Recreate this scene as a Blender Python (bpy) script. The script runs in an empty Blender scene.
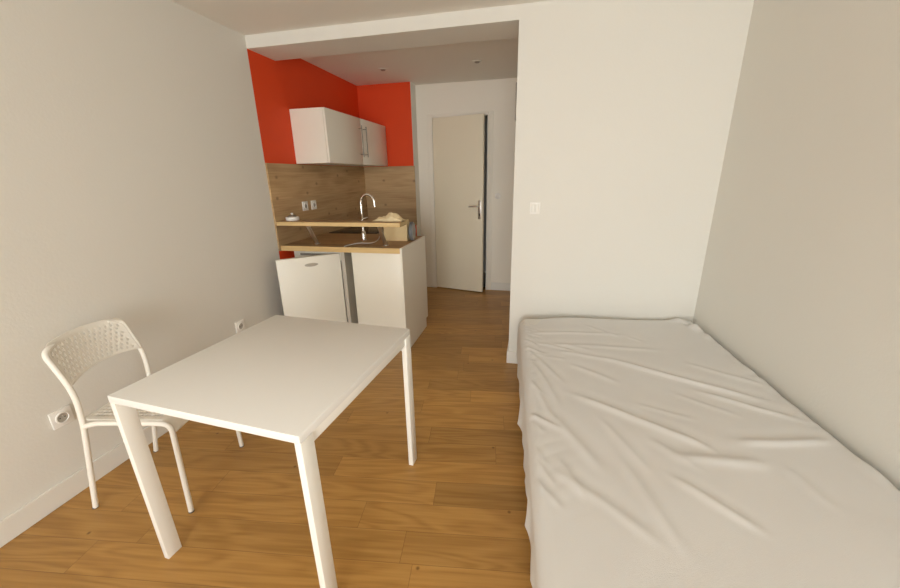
import bpy, bmesh, math, random
from math import sin, cos, pi, radians, exp, sqrt, hypot
from mathutils import Vector, Matrix, noise

C = bpy.context.scene.collection
random.seed(4)

# ------------------------------------------------------------------ materials
def new_mat(name):
    m = bpy.data.materials.new(name); m.use_nodes = True
    nt = m.node_tree; b = nt.nodes['Principled BSDF']
    return m, nt, b

def paint(name, col, rough=.6, bump=0.0, scale=60, spec=.5, metal=0.0, var=0.0, vscale=1.5):
    m, nt, b = new_mat(name)
    b.inputs['Base Color'].default_value = (*col, 1)
    b.inputs['Roughness'].default_value = rough
    b.inputs['Metallic'].default_value = metal
    b.inputs['Specular IOR Level'].default_value = spec
    geo = nt.nodes.new('ShaderNodeNewGeometry')
    n = nt.nodes.new('ShaderNodeTexNoise'); n.inputs['Scale'].default_value = scale; n.inputs['Detail'].default_value = 3
    nt.links.new(geo.outputs['Position'], n.inputs['Vector'])
    if bump:
        bp = nt.nodes.new('ShaderNodeBump'); bp.inputs['Strength'].default_value = bump; bp.inputs['Distance'].default_value = .002
        nt.links.new(n.outputs['Fac'], bp.inputs['Height']); nt.links.new(bp.outputs['Normal'], b.inputs['Normal'])
    n2 = nt.nodes.new('ShaderNodeTexNoise'); n2.inputs['Scale'].default_value = vscale; n2.inputs['Detail'].default_value = 4
    nt.links.new(geo.outputs['Position'], n2.inputs['Vector'])
    mx = nt.nodes.new('ShaderNodeMix'); mx.data_type = 'RGBA'
    mx.inputs[6].default_value = (*[c*(1-var) for c in col], 1)
    mx.inputs[7].default_value = (*[min(1, c*(1+var)) for c in col], 1)
    nt.links.new(n2.outputs['Fac'], mx.inputs[0]); nt.links.new(mx.outputs[2], b.inputs['Base Color'])
    return m

def math_node(nt, op, a=None, b=None, c=None):
    n = nt.nodes.new('ShaderNodeMath'); n.operation = op
    for i, v in enumerate((a, b, c)):
        if v is None: continue
        if isinstance(v, (int, float)): n.inputs[i].default_value = v
        else: nt.links.new(v, n.inputs[i])
    return n.outputs[0]

def ramp(nt, fac, stops):
    r = nt.nodes.new('ShaderNodeValToRGB'); e = r.color_ramp.elements
    while len(e) < len(stops): e.new(.5)
    for k, (p, c) in enumerate(stops): e[k].position = p; e[k].color = (*c, 1)
    nt.links.new(fac, r.inputs[0]); return r.outputs[0]

def wood_core(nt, X, Y, seed, fx, fy, ring, dark, mid, light):
    """grain running along X; seed shifts the pattern per board"""
    cmb = nt.nodes.new('ShaderNodeCombineXYZ')
    nt.links.new(math_node(nt, 'MULTIPLY_ADD', X, fx, math_node(nt, 'MULTIPLY', seed, 37.)), cmb.inputs[0])
    nt.links.new(math_node(nt, 'MULTIPLY', Y, fy), cmb.inputs[1])
    nt.links.new(math_node(nt, 'MULTIPLY', seed, 91.), cmb.inputs[2])
    n1 = nt.nodes.new('ShaderNodeTexNoise'); n1.inputs['Scale'].default_value = 1; n1.inputs['Detail'].default_value = 2
    n1.inputs['Distortion'].default_value = .4
    nt.links.new(cmb.outputs[0], n1.inputs['Vector'])
    rings = math_node(nt, 'SINE', math_node(nt, 'MULTIPLY', n1.outputs['Fac'], ring))
    rings = math_node(nt, 'MULTIPLY_ADD', rings, .5, .5)
    cm2 = nt.nodes.new('ShaderNodeCombineXYZ')
    nt.links.new(math_node(nt, 'MULTIPLY', X, fx*3.2), cm2.inputs[0])
    nt.links.new(math_node(nt, 'MULTIPLY', Y, fy*14), cm2.inputs[1])
    nt.links.new(math_node(nt, 'MULTIPLY', seed, 13.), cm2.inputs[2])
    n2 = nt.nodes.new('ShaderNodeTexNoise'); n2.inputs['Scale'].default_value = 1; n2.inputs['Detail'].default_value = 5
    nt.links.new(cm2.outputs[0], n2.inputs['Vector'])
    f = math_node(nt, 'MULTIPLY_ADD', rings, .26, math_node(nt, 'MULTIPLY', n2.outputs['Fac'], .74))
    return ramp(nt, f, [(.2, dark), (.5, mid), (.8, light)]), n1, f

def floor_material():
    """each plank face carries its seed, tone and length; the UVs are metres along and across it"""
    m, nt, b = new_mat('oak_floor_boards')
    geo = nt.nodes.new('ShaderNodeNewGeometry')
    def att(n):
        a = nt.nodes.new('ShaderNodeAttribute'); a.attribute_name = n; return a.outputs['Fac']
    uv = nt.nodes.new('ShaderNodeUVMap'); uv.uv_map = 'plank'; sep = nt.nodes.new('ShaderNodeSeparateXYZ')
    nt.links.new(uv.outputs[0], sep.inputs[0]); X, Y = sep.outputs[0], sep.outputs[1]
    seed = att('seed')
    col, n1, f = wood_core(nt, X, Y, seed, .95, 6.5, 62., FLOOR_D, FLOOR_M, FLOOR_L)
    vm = nt.nodes.new('ShaderNodeVectorMath'); vm.operation = 'SCALE'
    nt.links.new(col, vm.inputs[0]); nt.links.new(att('tone'), vm.inputs['Scale'])
    vo = nt.nodes.new('ShaderNodeTexVoronoi'); vo.voronoi_dimensions = '2D'; vo.inputs['Scale'].default_value = 1.9
    nt.links.new(geo.outputs['Position'], vo.inputs['Vector'])
    kn = nt.nodes.new('ShaderNodeMapRange'); kn.inputs[1].default_value = .006; kn.inputs[2].default_value = .019
    kn.inputs[3].default_value = 1.4; kn.inputs[4].default_value = 0; nt.links.new(vo.outputs['Distance'], kn.inputs[0])
    ey = math_node(nt, 'MINIMUM', Y, math_node(nt, 'SUBTRACT', PWID, Y))
    ex = math_node(nt, 'MINIMUM', X, math_node(nt, 'SUBTRACT', att('length'), X))
    line = math_node(nt, 'LESS_THAN', math_node(nt, 'MINIMUM', ex, ey), .0011)
    seam = math_node(nt, 'MAXIMUM', line, kn.outputs[0])
    mx = nt.nodes.new('ShaderNodeMix'); mx.data_type = 'RGBA'
    nt.links.new(math_node(nt, 'MULTIPLY', seam, .5), mx.inputs[0]); nt.links.new(vm.outputs[0], mx.inputs[6])
    mx.inputs[7].default_value = (.11, .045, .010, 1)
    nt.links.new(mx.outputs[2], b.inputs['Base Color'])
    b.inputs['Roughness'].default_value = .38
    b.inputs['Specular IOR Level'].default_value = .45
    h = math_node(nt, 'SUBTRACT', math_node(nt, 'MULTIPLY', f, .25), line)
    bp = nt.nodes.new('ShaderNodeBump'); bp.inputs['Strength'].default_value = .35; bp.inputs['Distance'].default_value = .0015
    nt.links.new(h, bp.inputs['Height']); nt.links.new(bp.outputs['Normal'], b.inputs['Normal'])
    return m

def kitchen_wood(name, axis, dark, mid, light, board=.0, rough=.5, fy=5.0, amp=1.):
    """axis: 'XY' grain along X in plan, 'YZ' grain along Y over height, 'XZ' grain along X over height"""
    m, nt, b = new_mat(name)
    geo = nt.nodes.new('ShaderNodeNewGeometry'); sep = nt.nodes.new('ShaderNodeSeparateXYZ')
    nt.links.new(geo.outputs['Position'], sep.inputs[0])
    o = dict(X=0, Y=1, Z=2); A = sep.outputs[o[axis[0]]]; Bc = sep.outputs[o[axis[1]]]
    row = math_node(nt, 'FLOOR', math_node(nt, 'DIVIDE', Bc, board)) if board else None
    if row is not None:
        wn = nt.nodes.new('ShaderNodeTexWhiteNoise'); wn.noise_dimensions = '1D'; nt.links.new(row, wn.inputs['W']); seed = wn.outputs['Value']
    else:
        v = nt.nodes.new('ShaderNodeValue'); v.outputs[0].default_value = .37; seed = v.outputs[0]
    col, n1, f = wood_core(nt, A, Bc, seed, 1.1, fy, 16., dark, mid, light)
    vm = nt.nodes.new('ShaderNodeVectorMath'); vm.operation = 'SCALE'
    nt.links.new(col, vm.inputs[0]); nt.links.new(math_node(nt, 'MULTIPLY_ADD', seed, .26, .87), vm.inputs['Scale'])
    vo = nt.nodes.new('ShaderNodeTexVoronoi'); vo.voronoi_dimensions = '2D'; vo.inputs['Scale'].default_value = 3.6
    kc = nt.nodes.new('ShaderNodeCombineXYZ'); nt.links.new(A, kc.inputs[0]); nt.links.new(math_node(nt, 'MULTIPLY', Bc, 1.3), kc.inputs[1])
    nt.links.new(kc.outputs[0], vo.inputs['Vector'])
    kn = nt.nodes.new('ShaderNodeMapRange'); kn.inputs[1].default_value = .025; kn.inputs[2].default_value = .085
    kn.inputs[3].default_value = .65; kn.inputs[4].default_value = 0; nt.links.new(vo.outputs['Distance'], kn.inputs[0])
    mx = nt.nodes.new('ShaderNodeMix'); mx.data_type = 'RGBA'; nt.links.new(kn.outputs[0], mx.inputs[0])
    nt.links.new(vm.outputs[0], mx.inputs[6]); mx.inputs[7].default_value = (*[c*.55 for c in dark], 1)
    nt.links.new(mx.outputs[2], b.inputs['Base Color'])
    b.inputs['Roughness'].default_value = rough
    return m

PWID = .1366
FLOOR_D, FLOOR_M, FLOOR_L = (.350, .178, .044), (.455, .243, .064), (.53, .300, .088)
M = {}
M['wall'] = paint('white_wall_paint', (.745, .735, .69), .75, .25, 90, .3, var=.012)
M['hallwall'] = paint('white_wall_paint_lit_hall', (.87, .835, .755), .7, .2, 90, .3, var=.01)  # wall white lightened: brightness for the dim hall put into the colour
M['ceiling'] = paint('white_ceiling_paint', (.82, .80, .75), .85, .15, 90, .2, var=.012)
M['trimwhite'] = paint('white_trim_gloss', (.79, .78, .735), .4, 0, 60, var=.01)
M['red'] = paint('orange_red_wall_paint', (.76, .070, .012), .6, .25, 90, .3, var=.02)
M['floor'] = floor_material()
M['door'] = paint('cream_door_paint', (.87, .815, .66), .5, .08, 120, var=.012)
M['plastic'] = paint('white_plastic', (.88, .87, .84), .35, var=.005)
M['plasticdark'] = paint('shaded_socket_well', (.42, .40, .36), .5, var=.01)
M['black'] = paint('black_plastic', (.02, .018, .016), .35, var=.05)
M['hob'] = paint('black_glass', (.012, .011, .011), .12, var=.05)
M['lacquer'] = paint('white_lacquered_board', (.84, .82, .74), .32, var=.005)
M['fridge'] = paint('white_enamel', (.82, .81, .74), .35, var=.005)
M['fridgeshade'] = paint('shaded_enamel_side', (.56, .53, .47), .45, var=.02)  # white enamel greyed: shade of the gap painted into the fridge side
M['gasket'] = paint('grey_rubber', (.28, .26, .23), .7, var=.02)
M['steel'] = paint('brushed_steel', (.74, .72, .69), .3, metal=1, var=.02)
M['chrome'] = paint('chrome', (.80, .79, .77), .1, metal=1, var=.01)
M['darkmetal'] = paint('dull_nickel', (.40, .37, .33), .35, metal=1, var=.02)
M['pull'] = paint('dark_steel_pull', (.20, .18, .16), .35, metal=.8, var=.02)
M['badge'] = paint('silver_badge', (.48, .46, .41), .4, metal=.4, var=.02)
M['table'] = paint('white_laminate', (.82, .82, .80), .42, .05, 200, var=.005)
M['tableframe'] = paint('white_powder_coat', (.86, .85, .80), .35, var=.005)
M['chair'] = paint('white_coated_steel', (.86, .84, .78), .32, var=.005)
M['rubber'] = paint('grey_rubber_foot', (.16, .14, .12), .8, var=.02)
M['sheet'] = paint('white_cotton', (.735, .735, .73), .9, .35, 500, .1, var=.01)
M['mattress'] = paint('white_ticking', (.78, .77, .74), .9, .1, 300, .1, var=.01)
M['kraft'] = paint('brown_kraft_paper', (.74, .58, .33), .75, .5, 40, .2, var=.06, vscale=14)
M['tin'] = paint('grey_plastic_container', (.17, .18, .19), .45, var=.04)
M['tinface'] = paint('pale_grey_plastic', (.34, .35, .35), .45, var=.04)
M['cord'] = paint('pale_cord', (.62, .62, .58), .5, var=.02)
SD, SM, SL = (.33, .205, .095), (.46, .305, .155), (.56, .395, .215)
M['splashL'] = kitchen_wood('oak_backsplash_side', 'YZ', SD, SM, SL, .21)
M['splashR'] = kitchen_wood('oak_backsplash_end', 'XZ', SD, SM, SL, .21)
M['worktop'] = kitchen_wood('oak_worktop', 'XY', (.25, .14, .058), (.35, .21, .092), (.43, .28, .13), .19)
M['workedge'] = kitchen_wood('oak_worktop_edge', 'XZ', (.58, .39, .17), (.68, .48, .22), (.76, .56, .28))
M['paper'] = paint('yellowish_paper', (.78, .64, .40), .8, .4, 60, .2, var=.08, vscale=16)

# ------------------------------------------------------------------ helpers
W = {}          # world matrix of every thing (loc + rotz)
def finish(bm, name, mats, smooth=35):
    me = bpy.data.meshes.new(name)
    bmesh.ops.recalc_face_normals(bm, faces=bm.faces)
    bm.to_mesh(me); bm.free()
    for m in (mats if isinstance(mats, (list, tuple)) else [mats]): me.materials.append(m)
    if smooth:
        me.polygons.foreach_set('use_smooth', [True]*len(me.polygons))
        me.set_sharp_from_angle(angle=radians(smooth))
    me.update(); return me

def part(name, bm, mat, parent, local=False, smooth=35):
    """a child mesh; bm in world coordinates unless local"""
    if not local: bm.transform(W[parent].inverted())
    o = bpy.data.objects.new(name, finish(bm, name, mat, smooth)); C.objects.link(o)
    o.parent = parent; W[o] = W[parent]; return o

def tag(o, label, cat, group=None):
    o['label'] = label; o['category'] = cat
    if group: o['group'] = group
    return o

def thing(name, label, cat, loc=(0, 0, 0), rz=0, group=None):
    o = bpy.data.objects.new(name, None); C.objects.link(o)
    o.location = loc; o.rotation_euler = (0, 0, rz); o.empty_display_size = .05
    W[o] = Matrix.Translation(loc) @ Matrix.Rotation(rz, 4, 'Z')
    if label: tag(o, label, cat, group)
    return o

def solo(name, bm, mat, loc, label=None, cat=None, group=None, smooth=35):
    bm.transform(Matrix.Translation(loc).inverted())
    o = bpy.data.objects.new(name, finish(bm, name, mat, smooth)); C.objects.link(o)
    o.location = loc; W[o] = Matrix.Translation(loc)
    if label: tag(o, label, cat, group)
    return o

def struct(name, bm, mat, smooth=0):
    o = bpy.data.objects.new(name, finish(bm, name, mat, smooth)); C.objects.link(o)
    o['kind'] = 'structure'; W[o] = Matrix.Identity(4); return o

def box(bm, x0, x1, y0, y1, z0, z1, bev=0, seg=2, mi=0, mat=None):
    t = bmesh.new()
    vs = [t.verts.new((x, y, z)) for x in (x0, x1) for y in (y0, y1) for z in (z0, z1)]
    for f in ((0, 1, 3, 2), (4, 6, 7, 5), (0, 4, 5, 1), (2, 3, 7, 6), (0, 2, 6, 4), (1, 5, 7, 3)):
        t.faces.new([vs[i] for i in f])
    if bev: bmesh.ops.bevel(t, geom=list(t.edges), offset=bev, segments=seg, affect='EDGES', profile=.5)
    for f in t.faces: f.material_index = mi
    if mat is not None: t.transform(mat)
    me = bpy.data.meshes.new('t'); t.to_mesh(me); t.free(); bm.from_mesh(me); bpy.data.meshes.remove(me); return bm

def B(*a, **k): return box(bmesh.new(), *a, **k)

def tube(bm, pts, r, n=12, cap=True, closed=False):
    P = [Vector(p) for p in pts]; R = r if isinstance(r, (list, tuple)) else [r]*len(P)
    rings = []; up = None
    for i, p in enumerate(P):
        if closed: d = P[(i+1) % len(P)]-P[i-1]
        else: d = (P[min(i+1, len(P)-1)]-P[max(i-1, 0)])
        d.normalize()
        if up is None: up = d.orthogonal().normalized()
        up = (up-d*up.dot(d)).normalized(); s = d.cross(up)
        rings.append([bm.verts.new(p+R[i]*(cos(2*pi*k/n)*up+sin(2*pi*k/n)*s)) for k in range(n)])
    m = len(rings)
    for i in range(m if closed else m-1):
        a, b = rings[i], rings[(i+1) % m]
        for k in range(n): bm.faces.new((a[k], a[(k+1) % n], b[(k+1) % n], b[k]))
    if cap and not closed:
        bm.faces.new(rings[0][::-1]); bm.faces.new(rings[-1])
    return bm

def rounded(pts, rad, seg=6):
    """replace inner corners of a polyline by arcs"""
    P = [Vector(p) for p in pts]; out = [P[0]]
    for i in range(1, len(P)-1):
        a, b, c = P[i-1], P[i], P[i+1]; r = rad[i-1] if isinstance(rad, (list, tuple)) else rad
        u = (a-b); v = (c-b); r = min(r, u.length*.49, v.length*.49); u.normalize(); v.normalize()
        p0 = b+u*r; p1 = b+v*r
        for k in range(seg+1):
            t = k/seg; out.append(p0*(1-t)**2+b*2*t*(1-t)+p1*t*t)
    out.append(P[-1]); return out

def lathe(bm, prof, n=32, loc=(0, 0, 0), mat=None):
    """prof: list of (r, z) spun about Z"""
    t = bmesh.new(); rings = []
    for r, z in prof:
        if r < 1e-6: rings.append([t.verts.new((0, 0, z))])
        else: rings.append([t.verts.new((r*cos(2*pi*k/n), r*sin(2*pi*k/n), z)) for k in range(n)])
    for a, b in zip(rings, rings[1:]):
        for k in range(n):
            q = [a[k % len(a)], a[(k+1) % len(a)], b[(k+1) % len(b)], b[k % len(b)]]
            q = list(dict.fromkeys(q))
            if len(q) > 2: t.faces.new(q)
    T = Matrix.Translation(loc) @ (mat if mat is not None else Matrix.Identity(4))
    t.transform(T)
    me = bpy.data.meshes.new('t'); t.to_mesh(me); t.free(); bm.from_mesh(me); bpy.data.meshes.remove(me); return bm

def extrude_poly(bm, pts, axis, a, b, bev=0):
    """pts in the two other axes; axis 'X' -> (y,z), 'Y' -> (x,z), 'Z' -> (x,y)"""
    f = dict(X=lambda p, h: (h, p[0], p[1]), Y=lambda p, h: (p[0], h, p[1]), Z=lambda p, h: (p[0], p[1], h))[axis]
    t = bmesh.new()
    lo = [t.verts.new(f(p, a)) for p in pts]; hi = [t.verts.new(f(p, b)) for p in pts]
    t.faces.new(lo[::-1]); t.faces.new(hi)
    for i in range(len(pts)): j = (i+1) % len(pts); t.faces.new((lo[i], lo[j], hi[j], hi[i]))
    bmesh.ops.recalc_face_normals(t, faces=t.faces)
    if bev: bmesh.ops.bevel(t, geom=list(t.edges), offset=bev, segments=1, affect='EDGES')
    me = bpy.data.meshes.new('t'); t.to_mesh(me); t.free(); bm.from_mesh(me); bpy.data.meshes.remove(me); return bm

# ------------------------------------------------------------------ room
XL, XR, YP, XE = -2.079, 1.088, 2.695, -.157
ZC, ZB, YB, ZK = 2.393, 2.313, 3.0065, 2.422
YR, YD, XRR = 4.464, 4.64, -1.436
YREAR = -3.4
SL_R = .075                                  # the right wall splays out towards the window
xr_at = lambda y: XR+(YP-y)*SL_R
ZW = .887; YC = 2.712; YC2 = 3.355; XP = -1.0

def make_floor():
    """oak boards laid a few degrees off square, as one mesh over a slab"""
    th = radians(7.5); bm = B(XL-.1, 1.7, YREAR-.1, 4.9, -.08, -.004)
    fl = {n: bm.faces.layers.float.new(n) for n in ('seed', 'tone', 'length')}; uvl = bm.loops.layers.uv.new('plank')
    known = {-1: [-1.285, -.219], -2: [-.525], -3: [-1.414, -.313], -4: [-1.584], 0: [-.741], 1: [.071], 2: [-.30], 3: [.126], 4: [-.389], 5: [-.083], 6: [-.384]}
    rnd = random.Random(21); Wt = lambda u, v: (u*cos(th)-v*sin(th), u*sin(th)+v*cos(th))
    x0, x1, y0, y1 = XL-.1, 1.7, YREAR-.1, 4.9
    for row in range(-37, 28):
        v0 = 1.4456+row*PWID; js = list(known.get(row, [rnd.uniform(-1.2, .2)]))
        while js[0] > -3.4: js.insert(0, js[0]-rnd.uniform(.7, 1.5))
        while js[-1] < 2.9: js.append(js[-1]+rnd.uniform(.7, 1.5))
        for a, b in zip(js, js[1:]):
            P = [Wt(a, v0), Wt(b, v0), Wt(b, v0+PWID), Wt(a, v0+PWID)]
            uvs = [(0, 0), (b-a, 0), (b-a, PWID), (0, PWID)]
            # clip the board to the slab
            poly = [(p[0], p[1], q[0], q[1]) for p, q in zip(P, uvs)]
            for ax, lim, sg in ((0, x0, 1), (0, x1, -1), (1, y0, 1), (1, y1, -1)):
                out = []
                for k in range(len(poly)):
                    p, q = poly[k], poly[(k+1) % len(poly)]; dp, dq = sg*(p[ax]-lim), sg*(q[ax]-lim)
                    if dp >= 0: out.append(p)
                    if dp*dq < 0:
                        t = dp/(dp-dq); out.append(tuple(p[i]+(q[i]-p[i])*t for i in range(4)))
                poly = out
                if len(poly) < 3: break
            if len(poly) < 3: continue
            f = bm.faces.new([bm.verts.new((p[0], p[1], 0)) for p in poly])
            tone = rnd.uniform(.82, 1.10)
            if row == -1 and abs(a+.219) < .001: tone = .80
            if row == 5 and abs(a+.083) < .001: tone = 1.16
            if row in (-1, -2) and b < 0: tone = 1.02
            f[fl['seed']] = rnd.random(); f[fl['tone']] = tone; f[fl['length']] = b-a
            for l, p in zip(f.loops, poly): l[uvl].uv = p[2:]
            if f.normal.z < 0: f.normal_flip()
    return bm
fm = make_floor(); me = bpy.data.meshes.new('floor'); fm.normal_update(); fm.to_mesh(me); fm.free(); me.materials.append(M['floor'])
fo = bpy.data.objects.new('floor', me); C.objects.link(fo); fo['kind'] = 'structure'
cb = B(XL-.1, 1.9, YREAR-.1, YP+.001, ZC, ZC+.12)
box(cb, XL-.1, 1.6, YP, 4.9, ZK, ZK+.12)
struct('ceiling', cb, M['ceiling'])
struct('trim_1', B(XL, XE, YP, YB, ZB, ZK+.02), M['wall'])                  # the dropped beam
wl = B(XL-.1, XL, YREAR-.1, YP, 0, ZC+.05)
box(wl, XL-.1, XL, YP, YR+.2, 0, ZK+.05, mi=1)
struct('wall_left', wl, [M['wall'], M['red']])
struct('wall_right', extrude_poly(bmesh.new(), [(xr_at(YP)-.0, YP), (xr_at(YREAR), YREAR), (xr_at(YREAR)+.1, YREAR), (XR+.1, YP)], 'Z', 0, ZC+.05), M['wall'])
wb = B(XE, XR+.15, YP, YP+.14, 0, ZK+.05)                                   # partition face, returns along the hall
box(wb, XE, XE+.12, YP+.14, YD+.1, 0, ZK+.05)
struct('wall_back', wb, M['wall'])
wk = B(XL, XRR, YR, YR+.3, 0, ZK+.05, mi=1)
box(wk, XRR-.001, XRR+.004, YR+.0005, YD+.1, 0, ZK+.05)
struct('wall_kitchen', wk, [M['wall'], M['red']])
DX0, DX1, DZ = -1.241, -.589, 2.066
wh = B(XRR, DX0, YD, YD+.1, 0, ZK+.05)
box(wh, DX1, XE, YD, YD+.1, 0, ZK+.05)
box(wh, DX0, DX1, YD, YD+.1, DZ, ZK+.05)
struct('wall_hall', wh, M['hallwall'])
wx = B(XRR, XE, YD+.9, YD+1.0, 0, ZK)                                      # wall of the room behind the ajar door
box(wx, XRR-.1, XRR, YD+.1, YD+1., 0, ZK); box(wx, XE, XE+.1, YD+.1, YD+1., 0, ZK)
box(wx, XRR, XE, YD+.1, YD+1., ZK, ZK+.1); box(wx, XRR, XE, YD+.1, YD+1., -.1, 0)
struct('wall_beyond', wx, M['wall'])

# rear wall with the window behind the camera
WX0, WX1, WZ0, WZ1 = -1.0, .9, .05, 2.3
wr = B(XL, WX0, YREAR-.1, YREAR, 0, ZC+.05)
box(wr, WX1, xr_at(YREAR)+.1, YREAR-.1, YREAR, 0, ZC+.05)
box(wr, WX0, WX1, YREAR-.1, YREAR, 0, WZ0); box(wr, WX0, WX1, YREAR-.1, YREAR, WZ1, ZC+.05)
struct('wall_rear', wr, M['wall'])
win = thing('window_1', None, None, ((WX0+WX1)/2, YREAR-.05, WZ0)); win['kind'] = 'structure'
wf = bmesh.new()
for a, b in ((WX0, WX0+.05), (WX1-.05, WX1), (-.075, -.025)): box(wf, a, b, YREAR-.08, YREAR-.03, WZ0, WZ1, .004)
for a, b in ((WZ0, WZ0+.05), (WZ1-.05, WZ1)): box(wf, WX0+.05, WX1-.05, YREAR-.08, YREAR-.03, a, b, .004)
part('window_frame', wf, M['trimwhite'], win)

# baseboards
def base(name, quads):
    b = bmesh.new()
    for q in quads: box(b, *q, .003, 1)
    struct(name, b, M['trimwhite'])
base('baseboard_left', [(XL, XL+.014, YREAR, YP, 0, .105)])
base('baseboard_back', [(XE-.012, XR-.02, YP-.014, YP, 0, .105), (XE-.012, XE, YP, YD, 0, .105)])
base('baseboard_hall', [(DX1+.072, XE-.012, YD-.014, YD, 0, .10)])
struct('baseboard_right', extrude_poly(bmesh.new(), [(xr_at(YP-.02)-.014, YP-.02), (xr_at(YREAR)-.014, YREAR+.001), (xr_at(YREAR)-.001, YREAR+.001), (xr_at(YP-.02)-.001, YP-.02)], 'Z', 0, .105), M['trimwhite'])

# hall door, standing ajar
d1 = thing('door_1', None, None, (DX0, YD, 0)); d1['kind'] = 'structure'
df = bmesh.new()
for x0, x1 in ((DX0-.062, DX0), (DX1, DX1+.066)): box(df, x0, x1, YD-.014, YD+.11, 0, DZ+.04, .003)
box(df, DX0, DX1, YD-.014, YD+.11, DZ, DZ+.04, .003)
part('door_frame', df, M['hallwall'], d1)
ang = -radians(13.2)
DM = Matrix.Translation((DX0+.004, YD-.016, 0)) @ Matrix.Rotation(ang, 4, 'Z')
leaf = part('door_leaf', B(0, .638, 0, .04, .012, DZ-.004, .002, mat=DM), M['door'], d1)
LX = .602
h = B(LX-.019, LX+.019, -.008, 0, .92, 1.135, .004, mat=DM)
part('handle_plate', h, M['steel'], leaf)
h = bmesh.new()
tube(h, rounded([(LX, -.004, 1.07), (LX, -.05, 1.07), (LX-.12, -.052, 1.068)], .014), .009)
h.transform(DM); part('lever_handle', h, M['steel'], leaf)
h = B(LX-.006, LX+.006, -.012, -.007, .955, .985, .002, mat=DM); part('keyhole', h, M['black'], leaf)
for z in (.25, 1.05, 1.85):
    h = bmesh.new(); tube(h, [(-.004, -.006, z), (-.004, -.006, z+.09)], .006); h.transform(DM); part('hinge', h, M['trimwhite'], leaf)

# ------------------------------------------------------------------ kitchen
o = solo('backsplash_panel', B(XL+.0006, XL+.0145, YP-.001, YR-.0006, .845, 1.538), M['splashL'], (XL, 3.6, .845),
     'long oak-look splashback panel on the left kitchen wall behind the sockets', 'splashback')
o = solo('backsplash_panel', B(XL+.014, XRR+.01, YR-.014, YR-.0006, .845, 1.538), M['splashR'], (-1.75, YR, .845),
     'short oak-look splashback panel on the far kitchen wall beside the white hall', 'splashback')

# L-shaped worktop
wt = extrude_poly(bmesh.new(), [(XL+.014, YC), (XP-.018, YC), (XP-.018, YC2), (-1.46, YC2), (-1.46, YR-.014), (XL+.014, YR-.014)], 'Z', ZW-.042, ZW)
for f in wt.faces:
    f.material_index = 0 if f.normal.z > .5 else 1
solo('worktop', wt, [M['worktop'], M['workedge']], (-1.5, 3.0, ZW-.042),
     'L-shaped oak-look kitchen worktop resting on the white base units and fridge', 'worktop', smooth=0)

# peninsula base unit, its doors face the kitchen
zb = ZW-.043
pc = thing('base_cabinet', 'white kitchen base unit closing the open end of the worktop, beside the fridge', 'cabinet', (-1.2, 3.04, 0))
part('body', B(-1.432, XP-.020, YC+.03, YC2-.03, .10, zb), M['lacquer'], pc)
part('back_panel', B(-1.435, XP-.0195, YC+.012, YC+.0295, 0.002, zb, .0015), M['lacquer'], pc)
part('end_panel', extrude_poly(bmesh.new(), [(YC, 0.001), (YC2-.06, 0.001), (YC2-.06, .09), (YC2, .09), (YC2, ZW+.001), (YC, ZW+.001)], 'X', XP-.0175, XP, .0012), M['lacquer'], pc)
dr = part('cabinet_door', B(-1.43, XP-.022, YC2-.0295, YC2-.01, .105, zb-.004, .0015), M['lacquer'], pc)
hb = bmesh.new(); tube(hb, [(-1.30, YC2+.02, .76), (-1.12, YC2+.02, .76)], .006)
for x in (-1.29, -1.13): tube(hb, [(x, YC2-.011, .76), (x, YC2+.02, .76)], .004)
part('handle', hb, M['steel'], dr)
part('plinth', B(-1.432, XP-.021, YC2-.09, YC2-.075, 0.001, .0995), M['lacquer'], pc)

# left-run base unit under the hob
lc = thing('base_cabinet', 'white base unit along the left kitchen wall under the black hob', 'cabinet', (-1.77, 3.9, 0))
part('body', B(XL+.003, -1.50, YC2+.02, YR-.018, .10, zb), M['lacquer'], lc)
for y0, y1 in ((YC2+.022, 3.905), (3.909, YR-.02)):
    d_ = part('cabinet_door', B(-1.4995, -1.481, y0, y1, .105, zb-.004, .0015), M['lacquer'], lc)
    hb = bmesh.new(); ym = (y0+y1)/2; tube(hb, [(-1.452, ym-.09, .76), (-1.452, ym+.09, .76)], .006)
    for y in (ym-.08, ym+.08): tube(hb, [(-1.482, y, .76), (-1.452, y, .76)], .004)
    part('handle', hb, M['steel'], d_)
part('plinth', B(-1.56, -1.545, YC2+.02, YR-.018, 0.001, .0995), M['lacquer'], lc)

solo('hob', B(-2.03, -1.515, 3.43, 3.95, ZW+.0002, ZW+.007, .002), M['hob'], (-1.77, 3.69, ZW), 'black glass hob set on the worktop by the left kitchen wall', 'hob')

# raised bar shelf on two steel struts
bs = thing('bar_shelf', 'narrow raised oak-look bar shelf on two slanted steel struts above the worktop', 'shelf', (-1.54, 2.83, ZW))
sb = B(XL+.015, -1.0, 2.697, 2.862, 1.053, 1.086, .002, 1)
for f in sb.faces: f.material_index = 0 if abs(f.normal.z) > .5 else 1
part('shelf_board', sb, [M['worktop'], M['workedge']], bs, smooth=0)
for xb in (-1.797, -1.178):
    t = bmesh.new(); tube(t, [(xb-.006, 2.735, 1.0525), (xb, 2.826, ZW+.0095)], .0155, 20)
    lathe(t, [(0, 0.0004), (.024, 0.0004), (.024, .004), (.018, .006), (0, .006)], 24, (xb, 2.832, ZW+.0005))
    part('strut', t, M['steel'], bs)

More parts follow.
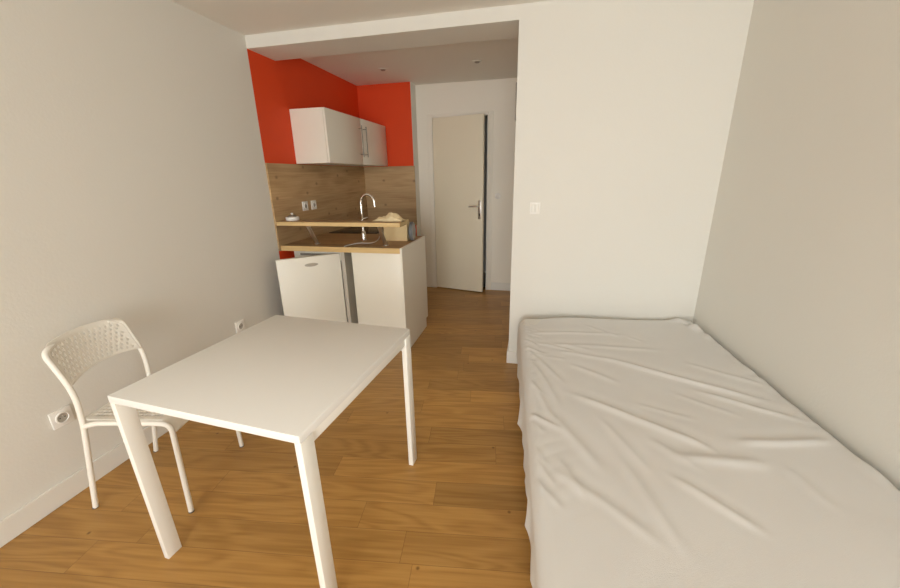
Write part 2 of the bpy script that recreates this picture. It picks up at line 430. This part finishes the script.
# wall cabinet with two doors and bar handles
uc = thing('wall_cabinet', 'white two-door wall cabinet hung on the red kitchen wall', 'cabinet', (-1.915, 3.77, 1.543))
UX, UY0, UY1, UZ0, UZ1 = -1.751, 3.104, 4.44, 1.543, 1.979
part('body', B(XL+.001, UX-.021, UY0, UY1, UZ0, UZ1, .001, 1), M['lacquer'], uc)
for y0, y1, hy in ((UY0+.001, 3.7705, 3.722), (3.7735, UY1-.001, 3.822)):
    d_ = part('cabinet_door', B(UX-.0185, UX, y0, y1, UZ0+.001, UZ1-.001, .0015), M['lacquer'], uc)
    hb = bmesh.new(); tube(hb, [(UX+.034, hy, 1.615), (UX+.034, hy, 1.905)], .0046, 12)
    for z in (1.64, 1.88): tube(hb, [(UX-.001, hy, z), (UX+.034, hy, z)], .0038, 10)
    part('handle', hb, M['pull'], d_)

# refrigerator, door ajar
FX0, FX1, FY0, FY1, FZ = -2.0, -1.535, 2.785, 3.27, .832
fr = thing('refrigerator', 'small white under-counter fridge with its door standing open', 'fridge', ((FX0+FX1)/2, 3.03, 0))
fb = bmesh.new()
box(fb, FX0, FX0+.03, FY0, FY1, .02, FZ, mi=0); box(fb, FX0+.03, FX1-.03, FY1-.04, FY1, .02, FZ)
box(fb, FX0+.03, FX1-.03, FY0, FY1-.04, .02, .06)
box(fb, FX0+.03, FX1-.03, FY0, FY1-.04, .76, FZ)
part('body', fb, M['fridge'], fr)
part('side_wall', B(FX1-.0295, FX1+.002, FY0, FY1, .02, FZ), M['fridgeshade'], fr)
part('control_strip', B(FX0+.06, FX1-.10, FY0-.004, FY0-.0005, .795, .815, .001), M['gasket'], fr)
for z in (.30, .50, .66): part('wire_shelf', B(FX0+.032, FX1-.032, FY0+.03, FY1-.05, z, z+.006), M['plastic'], fr)
for x in (FX0+.04, FX1-.04):
    for y in (FY0+.05, FY1-.05):
        t = bmesh.new(); lathe(t, [(0, 0.001), (.018, 0.001), (.018, .0195), (0, .0195)], 16, (x, y, 0)); part('foot', t, M['black'], fr)
HM = Matrix.Translation((-1.567, 2.778, 0)) @ Matrix.Rotation(radians(43), 4, 'Z')   # -X is the leaf, -Y its outer face
fd = part('fridge_door', B(-.49, 0, 0, .042, .045, .822, .006, mat=HM), M['fridge'], fr)
part('door_liner', B(-.465, -.025, .043, .066, .07, .795, .006, mat=HM), M['gasket'], fd)
t = bmesh.new()
lathe(t, [(0, 0), (.052, 0), (.052, .003), (.047, .0045), (0, .0045)], 40, mat=HM @ Matrix.Translation((-.235, -.0002, .757)) @ Matrix.Rotation(pi/2, 4, 'X') @ Matrix.Diagonal((1, .27, 1, 1)))
part('oval_badge', t, M['badge'], fd)

# faucet
fa = thing('kitchen_faucet', 'tall chrome swan-neck kitchen tap behind the raised bar shelf', 'tap', (-1.462, 3.03, ZW))
t = bmesh.new(); lathe(t, [(0, 0.0005), (.026, 0.0005), (.026, .006), (.020, .012), (.019, .075), (.012, .09), (0, .09)], 28, (-1.462, 3.03, ZW)); part('base', t, M['chrome'], fa)
arc = [(-1.462, 3.03, ZW+.085), (-1.462, 3.03, 1.210)]
for k in range(1, 13):
    a = pi-k*pi/12; arc.append((-1.400+.062*cos(a), 3.03, 1.210+.070*sin(a)))
arc += [(-1.338, 3.03, 1.20), (-1.336, 3.03, 1.178)]
t = bmesh.new(); tube(t, arc, .0105, 16); part('spout', t, M['chrome'], fa)
t = bmesh.new(); tube(t, [(-1.455, 3.03, 1.078), (-1.435, 3.03, 1.080), (-1.415, 3.03, 1.090)], [.009, .007, .005], 10)
part('lever', t, M['chrome'], fa)

# pale cord lying on the worktop
cp = [(-1.49, 2.725), (-1.475, 2.82), (-1.43, 2.89), (-1.37, 2.885), (-1.33, 2.93), (-1.35, 3.08), (-1.42, 3.28)]
pts = []
for i in range(len(cp)-1):
    p0, p1, p2, p3 = [Vector((*cp[max(0, min(len(cp)-1, j))], 0)) for j in (i-1, i, i+1, i+2)]
    for k in range(6):
        t_ = k/6; pts.append(.5*((2*p1)+(-p0+p2)*t_+(2*p0-5*p1+4*p2-p3)*t_**2+(-p0+3*p1-3*p2+p3)*t_**3)+Vector((0, 0, ZW+.0047)))
t = bmesh.new(); tube(t, pts, .0042, 8)
solo('power_cord', t, M['cord'], (-1.42, 2.91, ZW), 'pale thin cord lying curled on the worktop under the bar shelf', 'cord')

# crumpled paper helper: a closed sheet blown up from a grid
def crumple(bm, nx, ny, fn):
    g = [[bm.verts.new(fn(i/nx, j/ny)) for j in range(ny+1)] for i in range(nx+1)]
    for i in range(nx):
        for j in range(ny): bm.faces.new((g[i][j], g[i+1][j], g[i+1][j+1], g[i][j+1]))
    return bm

def thick(o, t, off=1):
    m = o.modifiers.new('thickness', 'SOLIDIFY'); m.thickness = t; m.offset = off; return o

# brown paper bag standing behind the shelf
t = bmesh.new(); rows = []
bx0, bx1, by0, by1 = -1.29, -1.074, 3.06, 3.17
for j in range(11):
    s = j/10; z = ZW+.0005+s*.175; ring = []
    cx, cy = (bx0+bx1)/2, (by0+by1)/2; hw = (bx1-bx0)/2*(1-.04*s); hd = (by1-by0)/2*(1-.55*s)
    for k in range(40):
        a = 2*pi*k/40; ca, sa = cos(a), sin(a); q = max(abs(ca), abs(sa))
        x, y = ca/q, sa/q
        nz = noise.noise(Vector((x*2.2, y*2.2, s*3.5)))*.010*(.3+s)
        ring.append(t.verts.new((cx+x*(hw+nz), cy+y*(hd+nz*.7)+.0*s, z+(noise.noise(Vector((x*3, y, 9)))*.012 if j == 10 else 0))))
    rows.append(ring)
for a, b in zip(rows, rows[1:]):
    for k in range(40): t.faces.new((a[k], a[(k+1) % 40], b[(k+1) % 40], b[k]))
t.faces.new(rows[0][::-1])
o = solo('paper_bag', t, M['kraft'], (-1.18, 3.11, ZW), 'brown paper bag standing on the worktop behind the end of the bar shelf', 'paper bag', smooth=25)
thick(o, .0012)

# crumpled paper on the shelf
def cf(u, v):
    x = -1.25+.245*u; y = 2.755+.10*v
    hgt = .058*exp(-((u-.66)/.24)**2)*(1-abs(2*v-1)**2.2)+.022*exp(-((u-.25)/.2)**2)*(1-abs(2*v-1)**2)
    e = min(1, 8*min(u, 1-u, v, 1-v))
    n = noise.noise(Vector((u*7, v*5, 2)))*.026+abs(noise.noise(Vector((u*13, v*9, 5))))*.018
    return (x, y+.01*sin(u*9), 1.0885+max(0, hgt+n*e*(.3+hgt*14)))
t = crumple(bmesh.new(), 13, 8, cf)
o = solo('crumpled_paper', t, M['paper'], (-1.14, 2.85, 1.086), 'crumpled yellowish paper lying on the right end of the bar shelf', 'paper', smooth=8)
thick(o, .001)

# grey rounded container leaning upright on its rim
t = bmesh.new()
TM = Matrix.Translation((-1.036, 3.09, ZW+.0805)) @ Matrix.Rotation(radians(7), 4, 'Z') @ Matrix.Rotation(radians(90), 4, 'Y')
lathe(t, [(0, -.018), (.062, -.018), (.076, -.014), (.080, -.004), (.080, .008), (.076, .014)], 36, mat=TM)
gt = thing('round_container', 'small round grey container standing on its rim beside the paper bag', 'container', (-1.047, 3.09, ZW))
part('shell', t, M['tin'], gt)
t = bmesh.new(); lathe(t, [(.076, .0142), (.070, .019), (0, .019)], 36, mat=TM); part('lid', t, M['tinface'], gt)

# white lidded dish on the left end of the shelf
wd = thing('lidded_dish', 'small flat white round dish with a dark centre and knob on the bar shelf', 'dish', (-1.972, 2.79, 1.086))
t = bmesh.new(); lathe(t, [(0, .0005), (.044, .0005), (.052, .004), (.054, .028), (.050, .031), (0, .031)], 36, (-1.972, 2.79, 1.086)); part('bowl', t, M['plastic'], wd)
t = bmesh.new(); lathe(t, [(.034, .0312), (.031, .040), (.018, .046), (0, .047)], 30, (-1.972, 2.79, 1.086)); part('lid', t, M['darkmetal'], wd)
t = bmesh.new(); lathe(t, [(.005, .047), (.006, .051), (.010, .055), (.009, .061), (0, .063)], 20, (-1.972, 2.79, 1.086)); part('knob', t, M['plastic'], wd)

# wall sockets: plate, well, pin -- built in a frame whose +Y leaves the wall
def socket(loc, rz, label, group=None, plug=False, size=.041):
    s = thing('wall_socket', label, 'socket', loc, rz, group)
    t = B(-size, size, 0.0005, .010, -size, size, .003); part('cover_plate', t, M['plastic'], s, True)
    RX = Matrix.Rotation(-pi/2, 4, 'X')
    t = bmesh.new(); lathe(t, [(.027, .0102), (.027, .015), (.0225, .016), (.0215, .0108)], 32, mat=RX); part('collar', t, M['plastic'], s, True)
    t = bmesh.new(); lathe(t, [(0, .0105), (.0218, .0105), (.0218, .0108), (0, .0108)], 32, mat=RX); part('well', t, M['plasticdark'], s, True)
    for x in (-.0095, .0095):
        t = bmesh.new(); lathe(t, [(0, .0109), (.003, .0109), (.003, .0112), (0, .0112)], 12, (x, 0, 0), mat=RX); part('pin_hole', t, M['black'], s, True)
    t = bmesh.new(); lathe(t, [(.0022, .0109), (.0022, .017), (0, .019)], 12, (0, 0, .010), mat=RX); part('earth_pin', t, M['steel'], s, True)
    return s
FACE_R = -pi/2                                   # +Y of the fitting points to +X
socket((XL+.0145, 3.125, 1.178), FACE_R, 'white wall socket on the oak splashback, the one nearer the white dish')
socket((XL+.0145, 3.265, 1.178), FACE_R, 'white wall socket on the oak splashback, the one nearer the tap')
socket((XL+.0005, 1.035, .395), FACE_R, 'white wall socket low on the left wall behind the chair')
socket((XL+.0005, 2.14, .395), FACE_R, 'white wall socket low on the left wall beyond the table')

# light switches
sw = thing('light_switch', 'square white light switch on the wall above the head of the bed', 'switch', (-.008, YP, 1.195))
part('cover_plate', B(-.042, .026+.0, YP-.009, YP-.0005, 1.155, 1.235, .003), M['plastic'], sw)
for x0, x1 in ((-.034, -.009), (-.007, .018)): part('rocker', B(x0, x1, YP-.013, YP-.0095, 1.168, 1.222, .002), M['trimwhite'], sw)
sw = thing('light_switch', 'small round white light switch on the hall wall right of the door', 'switch', (-.457, YD, 1.178))
RY = Matrix.Rotation(pi/2, 4, 'X')
t = bmesh.new(); lathe(t, [(0, .0005), (.036, .0005), (.036, .008), (.030, .012), (0, .012)], 28, (-.457, YD, 1.178), RY); part('cover_plate', t, M['plastic'], sw)
t = bmesh.new(); lathe(t, [(.018, .0122), (.018, .020), (.014, .024), (0, .024)], 24, (-.457, YD, 1.178), RY); part('button', t, M['trimwhite'], sw)

# white box on the hall side of the partition wall
bxo = thing('wall_box', 'white box fixed high on the hall side of the partition wall, seen edge-on', 'box', (XE, 3.85, 1.92))
part('housing', B(XE-.06, XE-.0005, 3.72, 3.98, 1.88, 2.20, .006), M['plastic'], bxo)
part('cover', B(XE-.071, XE-.0605, 3.73, 3.97, 1.89, 2.19, .004), M['plasticdark'], bxo)

# recessed spots
for x, lab in ((-1.525, 'small recessed ceiling spotlight over the kitchen, nearer the red wall'), (-.60, 'small recessed ceiling spotlight in front of the hall door')):
    sp = thing('ceiling_spotlight', lab, 'spotlight', (x, 3.9, ZK), group=None)
    t = bmesh.new(); lathe(t, [(.045, -.0005), (.046, -.006), (.032, -.009), (.028, -.003)], 32, (x, 3.9, ZK)); part('trim_ring', t, M['trimwhite'], sp)
    t = bmesh.new(); lathe(t, [(.0279, -.0008), (.0279, -.004), (.018, -.014), (0, -.018)], 28, (x, 3.9, ZK)); part('bulb', t, M['darkmetal'], sp)

# ------------------------------------------------------------------ table
tb = thing('dining_table', 'square white table with flat bar legs standing on the oak floor', 'table', (-.961, 1.176, 0), -.0755)
TW, TL, TZ = .3818, .395, .736
part('tabletop', B(-TW, TW, -TL, TL, TZ-.027, TZ, .0018, 2), M['table'], tb, True)
rail = bmesh.new()
for s in (-1, 1):
    box(rail, min(s*(TW-.004), s*(TW-.024)), max(s*(TW-.004), s*(TW-.024)), -TL+.058, TL-.058, TZ-.064, TZ-.0275, .0015)
    box(rail, -TW+.024, TW-.024, min(s*(TL-.075), s*(TL-.095)), max(s*(TL-.075), s*(TL-.095)), TZ-.064, TZ-.0275, .0015)
part('apron', rail, M['tableframe'], tb, True)
for sx in (-1, 1):
    for sy in (-1, 1):
        xa, xb = sorted((sx*(TW+.001), sx*(TW-.022))); ya, yb = sorted((sy*(TL-.001), sy*(TL-.056)))
        lb = B(xa, xb, ya, yb, 0.0005, TZ-.0275, .0015)
        for q in lb.verts: k = 1-q.co.z/TZ; q.co.x += (.010 if sx < 0 else .002)*k; q.co.y -= sy*.004*k
        part('leg', lb, M['tableframe'], tb, True)

# ------------------------------------------------------------------ chair (local: +X forward, Y lateral)
ch = thing('side_chair', 'white metal chair with perforated back, between the left wall and the table', 'chair', (-1.712, 1.1735, 0), radians(12.5))
RT = .0108
for s, nm in ((-1, 'n'), (1, 'f')):
    # rear upright: foot, waist bend, leaning back, curled in at the top
    t = bmesh.new()
    tube(t, rounded([(-.229, s*.183, .006), (-.146, s*.183, .45), (-.138, s*.183, .60), (-.205, s*.183, .778), (-.211, s*.125, .790)], [.06, .07, .046], 8), [RT]*(1+27)+[.004], 14)
    up_ = part('upright', t, M['chair'], ch, True)
    t = bmesh.new(); lathe(t, [(0, 0), (.0108, 0), (.0118, .006), (.0112, .0075)], 16, (-.2315, s*.183, .0005)); part('foot_cap', t, M['rubber'], up_, True)
    # front leg running back under the seat to the upright
    t = bmesh.new()
    tube(t, rounded([(.229, s*.212, .006), (.233, s*.196, .450), (.16, s*.192, .4545), (-.09, s*.187, .4545), (-.146, s*.184, .436)], [.062, .02, .03], 8), RT, 14)
    lg = part('leg', t, M['chair'], ch, True)
    t = bmesh.new(); lathe(t, [(0, 0), (.0108, 0), (.0118, .006), (.0112, .0075)], 16, (.229, s*.212, .0005)); part('foot_cap', t, M['rubber'], lg, True)
t = bmesh.new(); tube(t, [(-.10, -.187, .4445), (-.10, .187, .4445)], .006, 10); part('cross_bar', t, M['chair'], ch, True)

def perforated(us, vs, hole, fn):
    bm = bmesh.new(); g = {}
    def V_(i, j):
        if (i, j) not in g: g[i, j] = bm.verts.new(fn(us[i], vs[j]))
        return g[i, j]
    for i in range(len(us)-1):
        for j in range(len(vs)-1):
            if hole(i, j): continue
            bm.faces.new((V_(i, j), V_(i+1, j), V_(i+1, j+1), V_(i, j+1)))
    return bm
def steps(a0, m0, n, ga, so, m1, a1, sub=3):
    """breaks: plain margin, then n holes (ga) separated by solids (so), then margin"""
    L = [a0+(m0-a0)*k/sub for k in range(sub+1)]; x = m0
    for k in range(2*n-1):
        x += ga if k % 2 == 0 else so; L.append(x)
    return L+[x+(a1-x)*k/sub for k in range(1, sub+1)]
# backrest: u across, v 0..1 over the height; staggered square holes
us = [-.183, -.172, -.163]; htype = [None, None]
x = -.163; PU = .326/14.5
for k in range(29):
    for w_, ty in ((.0094, k % 2), (PU/2-.0094, None)):
        if k == 28 and ty is None: continue
        x += w_; us.append(x); htype.append(ty)
us += [.173, .183]; htype += [None, None]
vs = [0, .04, .09]; vtype = [None, None]
x = .09; PV = .82/7
for k in range(7):
    for w_, ty in ((PV*.46, k), (PV*.54, None)):
        x += w_; vs.append(x); vtype.append(ty)
vs += [.95, .98, 1.]; vtype += [None]*3
def bhole(i, j): return htype[i] is not None and vtype[j] is not None and htype[i] == vtype[j] % 2
def bfn(u, v):
    q = 1-(u/.183)**2
    zb_ = .625+.022*q; zt_ = .795+.008*q
    if abs(u) > .135: zt_ -= .036*((abs(u)-.135)/.048)**2
    z = zb_+(zt_-zb_)*v
    x0 = -.144-.066*max(0, (z-.61)/.18)
    x = x0-.036*q*(.6+.4*v)
    if v > .9: x -= .008*((v-.9)/.1)**2
    return (x+.0095*(1-.6*q), u*.985, z)
o = part('backrest', perforated(us, vs, bhole, bfn), M['chair'], ch, True, smooth=60); thick(o, .0018, 0)
# seat: u along depth, v across
NS, NT = 27, 25
su = [-.150, -.140, -.128]; x = -.128; w_ = .30/NS
for k in range(NS): x += w_; su.append(x)
su += [.19, .205, .218, .229, .238, .243]
sv = [-1, -.95, -.88, -.82]; x = -.82; w_ = 1.64/NT
for k in range(NT): x += w_; sv.append(x)
sv += [.88, .95, 1.]
def shole(i, j):
    a, b = i-2, j-3
    return 0 <= a < NS and 0 <= b < NT and a % 2 == 0 and b % 2 == 0
def sfn(u, v):
    hw = .178+.012*(u+.15)/.39
    z = .4645-.010*(1-v*v)*(1-((u-.03)/.22)**2 if abs(u-.03) < .22 else 0)
    if u > .182: z -= .056*((u-.182)/.061)**1.7
    if u < -.13: z += .004
    return (u, v*hw, z)
o = part('seat', perforated(su, sv, shole, sfn), M['chair'], ch, True, smooth=60); thick(o, .0018, 0)

# ------------------------------------------------------------------ bed (local: +X to the wall, -Y towards the camera)
BW, BL_ = 1.157, 2.02
ba = math.atan(SL_R)*.97
BO = Vector((-.086, 2.60, 0))
bd = thing('single_bed', 'low single bed pushed against the right-hand wall', 'bed', BO, ba)
part('bed_base', B(.02, BW, -BL_, -.02, .05, .24, .02, 3), M['mattress'], bd, True)
part('mattress', B(.012, BW, -BL_, -.012, .241, .432, .045, 4), M['mattress'], bd, True)
for x in (.035, BW-.09):
    for y in (-.24, -BL_+.12):
        t = bmesh.new(); lathe(t, [(0, 0.0005), (.020, 0.0005), (.024, .0495), (0, .0495)], 20, (x, y, 0)); part('leg', t, M['black'], bd, True)

# sheet: a draped surface with measured creases (bed coordinates of their ends)
def w2b(p):
    q = Matrix.Rotation(-ba, 4, 'Z') @ (Vector((p[0], p[1], 0))-BO); return (q.x, q.y)
CREASES = [((0.440,1.958),(0.997,1.708),.0090,.014), ((0.109,2.100),(0.701,2.142),.0040,.014), ((0.781,1.715),(1.061,1.567),.0070,.013),
 ((0.228,1.565),(0.662,1.316),.0080,.014), ((0.779,1.369),(1.090,1.432),.0080,.014), ((0.534,1.235),(0.807,1.266),.0070,.018),
 ((0.088,1.430),(0.258,1.130),.0050,.016), ((0.485,1.127),(0.664,0.970),.0050,.012), ((0.328,1.193),(0.435,0.859),.0035,.014),
 ((0.007,2.278),(0.550,2.329),.0050,.012), ((0.231,1.861),(0.416,1.743),.0040,.012), ((0.879,1.257),(0.911,1.092),.0030,.014),
 ((0.173,2.018),(0.479,1.953),.0040,.012), ((0.827,1.986),(1.072,1.833),.0040,.012), ((0.006,1.986),(0.156,1.703),.0040,.009),
 ((0.019,1.866),(0.129,1.522),.0040,.009), ((0.001,1.722),(0.107,1.370),.0035,.009), ((0.299,1.409),(0.422,1.154),.0025,.012),
 ((0.464,1.317),(0.587,1.188),.0030,.014), ((0.033,2.128),(0.256,2.033),.0040,.010)]
CR = [(w2b(a), w2b(b), h_, s_) for a, b, h_, s_ in CREASES]
random.seed(11)
for k in range(12):
    x_ = random.uniform(.03, 1.05); yy = -random.uniform(.05, 1.9); a_ = random.gauss(-.75, .35); l_ = random.uniform(.08, .30)
    CR.append(((x_, yy), (x_+l_*cos(a_), yy+l_*sin(a_)), random.uniform(.0012, .0032), random.uniform(.008, .016)))
for k in range(22):                                  # short tension folds along the hanging edge
    yy = -random.uniform(.05, 1.6); l_ = random.uniform(.06, .16); a_ = random.gauss(-.9, .25)
    CR.append(((.01, yy), (.01+l_*cos(a_), yy+l_*sin(a_)), random.uniform(.0018, .0035), random.uniform(.006, .010)))
def crease(x, y):
    z = 0
    for (ax, ay), (bx_, by_), h_, s_ in CR:
        dx, dy = bx_-ax, by_-ay; L = hypot(dx, dy); ux, uy = dx/L, dy/L
        t_ = ((x-ax)*ux+(y-ay)*uy)/L
        if t_ < -.3 or t_ > 1.3: continue
        d = (x-ax)*(-uy)+(y-ay)*ux
        d -= .018*sin(t_*2.6+ax*5)*L                      # slightly curved
        if abs(d) > .12: continue
        tap = exp(-max(0, abs(t_-.5)-.30)**2/.035)
        s_ *= 1.3; z += 1.2*h_*tap*(exp(-(d/s_)**2)-.35*exp(-((d-2.1*s_)/(1.6*s_))**2))
    return z
RS, ZT = .050, .4475
FL = [(.40, .006, .05), (.88, .024, .055), (1.27, .017, .05), (1.49, .018, .045), (1.70, .012, .05), (1.9, .012, .05)]
def sheet(s, t):
    cx = min(max(s, RS), BW-.035); cy = min(max(t, RS), BL_-RS)
    dx, dy = s-cx, t-cy; d = hypot(dx, dy)
    R_ = .035 if (dx > 0 and dy == 0) else RS
    if d > 0: nx, ny = dx/d, dy/d
    else: nx = ny = 0
    if d < R_*pi/2: r = R_*sin(d/R_); drop = R_*(1-cos(d/R_))
    else: r = R_; drop = R_+d-R_*pi/2
    x, y = cx, cy
    soft = noise.noise(Vector((s*3.1, t*2.6, 1.3)))*.006+noise.noise(Vector((s*9+t*6, t*4-s*3, 4.)))*.0016
    z = ZT+soft
    z += crease(s, -t)
    if s < .30 and t > -.05:                           # gathered folds curling over the long edge
        e_ = max(0, 1-max(s, 0)/.30); ph = t*46+s*30+2.2*noise.noise(Vector((t*4, s*3, 8.)))
        z += .0034*e_*e_*(.5+noise.noise(Vector((t*3., 1., 2.))))*(abs(sin(ph))**.8-.6)*min(1, max(0, t+.05)*8)
    # sag of the far left corner, rise towards the wall
    z -= .030*exp(-((s/.22)**2+(t/.22)**2))
    z += .006*s
    # bunching against the wall
    edge = max(0, 1-(BW-s)/.075) if s < BW else 1
    z += edge*(.010*noise.noise(Vector((t*9., 2., 0)))+.006*noise.noise(Vector((t*23., 5., 0))))
    z += .026*exp(-((t-.16)/.045)**2-((s-BW+.045)/.026)**2)+.020*exp(-((t-.05)/.04)**2-((s-BW+.10)/.05)**2)+.014*exp(-((t-.30)/.05)**2-((s-BW+.03)/.02)**2)-.026*exp(-((t-.11)/.022)**2-((s-BW+.055)/.02)**2)
    if drop > 0 and s < RS:
        g = max(0, drop-.04)
        fold = sum(a*exp(-abs(t-t0)/w)*(g/.28)**1.6 for t0, a, w in FL)
        fold += .004*sin(t*34+2*sin(t*5))*min(1, g/.1)+.006*noise.noise(Vector((t*7, 3, z)))*min(1, g/.08)
        r += max(-.012, fold)-.012*min(1, max(0, t-.8)/.5)*min(1, g/.2)
        if ny: r = max(r*.9, r-.0)
    if drop > 0 and t < RS: r = min(r, .058)
    if s > BW-.035: r = min(r, .036)
    hem = 1+.10*noise.noise(Vector((t*5.5, s*5.5, 7.)))
    return (x+nx*r, -(y+ny*r), z-drop*(hem if drop > .1 else 1))
S0, S1, T0, T1 = -.27, BW+.045, -.16, BL_+.27
nS, nT = 190, 290
t = bmesh.new(); g = []
for i in range(nS+1):
    g.append([t.verts.new(sheet(S0+(S1-S0)*i/nS, T0+(T1-T0)*j/nT)) for j in range(nT+1)])
for i in range(nS):
    for j in range(nT): t.faces.new((g[i][j], g[i+1][j], g[i+1][j+1], g[i][j+1]))
me = finish(t, 'bed_sheet', M['sheet'], 80)
o = bpy.data.objects.new('bed_sheet', me); C.objects.link(o); o.location = BO; o.rotation_euler = (0, 0, ba)
tag(o, 'plain white creased sheet spread over the bed and hanging down its side', 'bed sheet')

# ------------------------------------------------------------------ camera
cam = bpy.data.cameras.new('camera'); co = bpy.data.objects.new('camera', cam); C.objects.link(co)
p_, y_, r_ = radians(17.5319), radians(12.9408), radians(-1.0638)
F = Vector((-sin(y_)*cos(p_), cos(y_)*cos(p_), -sin(p_))); Rr = Vector((cos(y_), sin(y_), 0)); U = Rr.cross(F)
R2 = cos(r_)*Rr+sin(r_)*U; U2 = -sin(r_)*Rr+cos(r_)*U
mt = Matrix((R2, U2, -F)).transposed().to_4x4(); mt.translation = (0, 0, 1.4175); co.matrix_world = mt
cam.sensor_fit = 'HORIZONTAL'; cam.sensor_width = 36; cam.lens = 373.93/900*36; cam.clip_start = .02
bpy.context.scene.camera = co

# ------------------------------------------------------------------ daylight through the window
wd_ = bpy.data.worlds.new('sky'); bpy.context.scene.world = wd_; wd_.use_nodes = True
bg = wd_.node_tree.nodes['Background']; bg.inputs[0].default_value = (.965, .99, .985, 1); bg.inputs[1].default_value = 12.6
pl = bpy.data.lights.new('window_portal', 'AREA'); pl.shape = 'RECTANGLE'; pl.size = WX1-WX0; pl.size_y = WZ1-WZ0
pl.cycles.is_portal = True
po = bpy.data.objects.new('window_portal', pl); C.objects.link(po); po.location = ((WX0+WX1)/2, YREAR-.09, (WZ0+WZ1)/2); po.rotation_euler = (pi/2, 0, 0)

sc = bpy.context.scene
sc.view_settings.view_transform = 'Standard'; sc.view_settings.look = 'None'; sc.view_settings.exposure = 0.0; sc.view_settings.gamma = 1
sc.view_settings.use_curve_mapping = False
sc.cycles.max_bounces = 12; sc.cycles.diffuse_bounces = 8
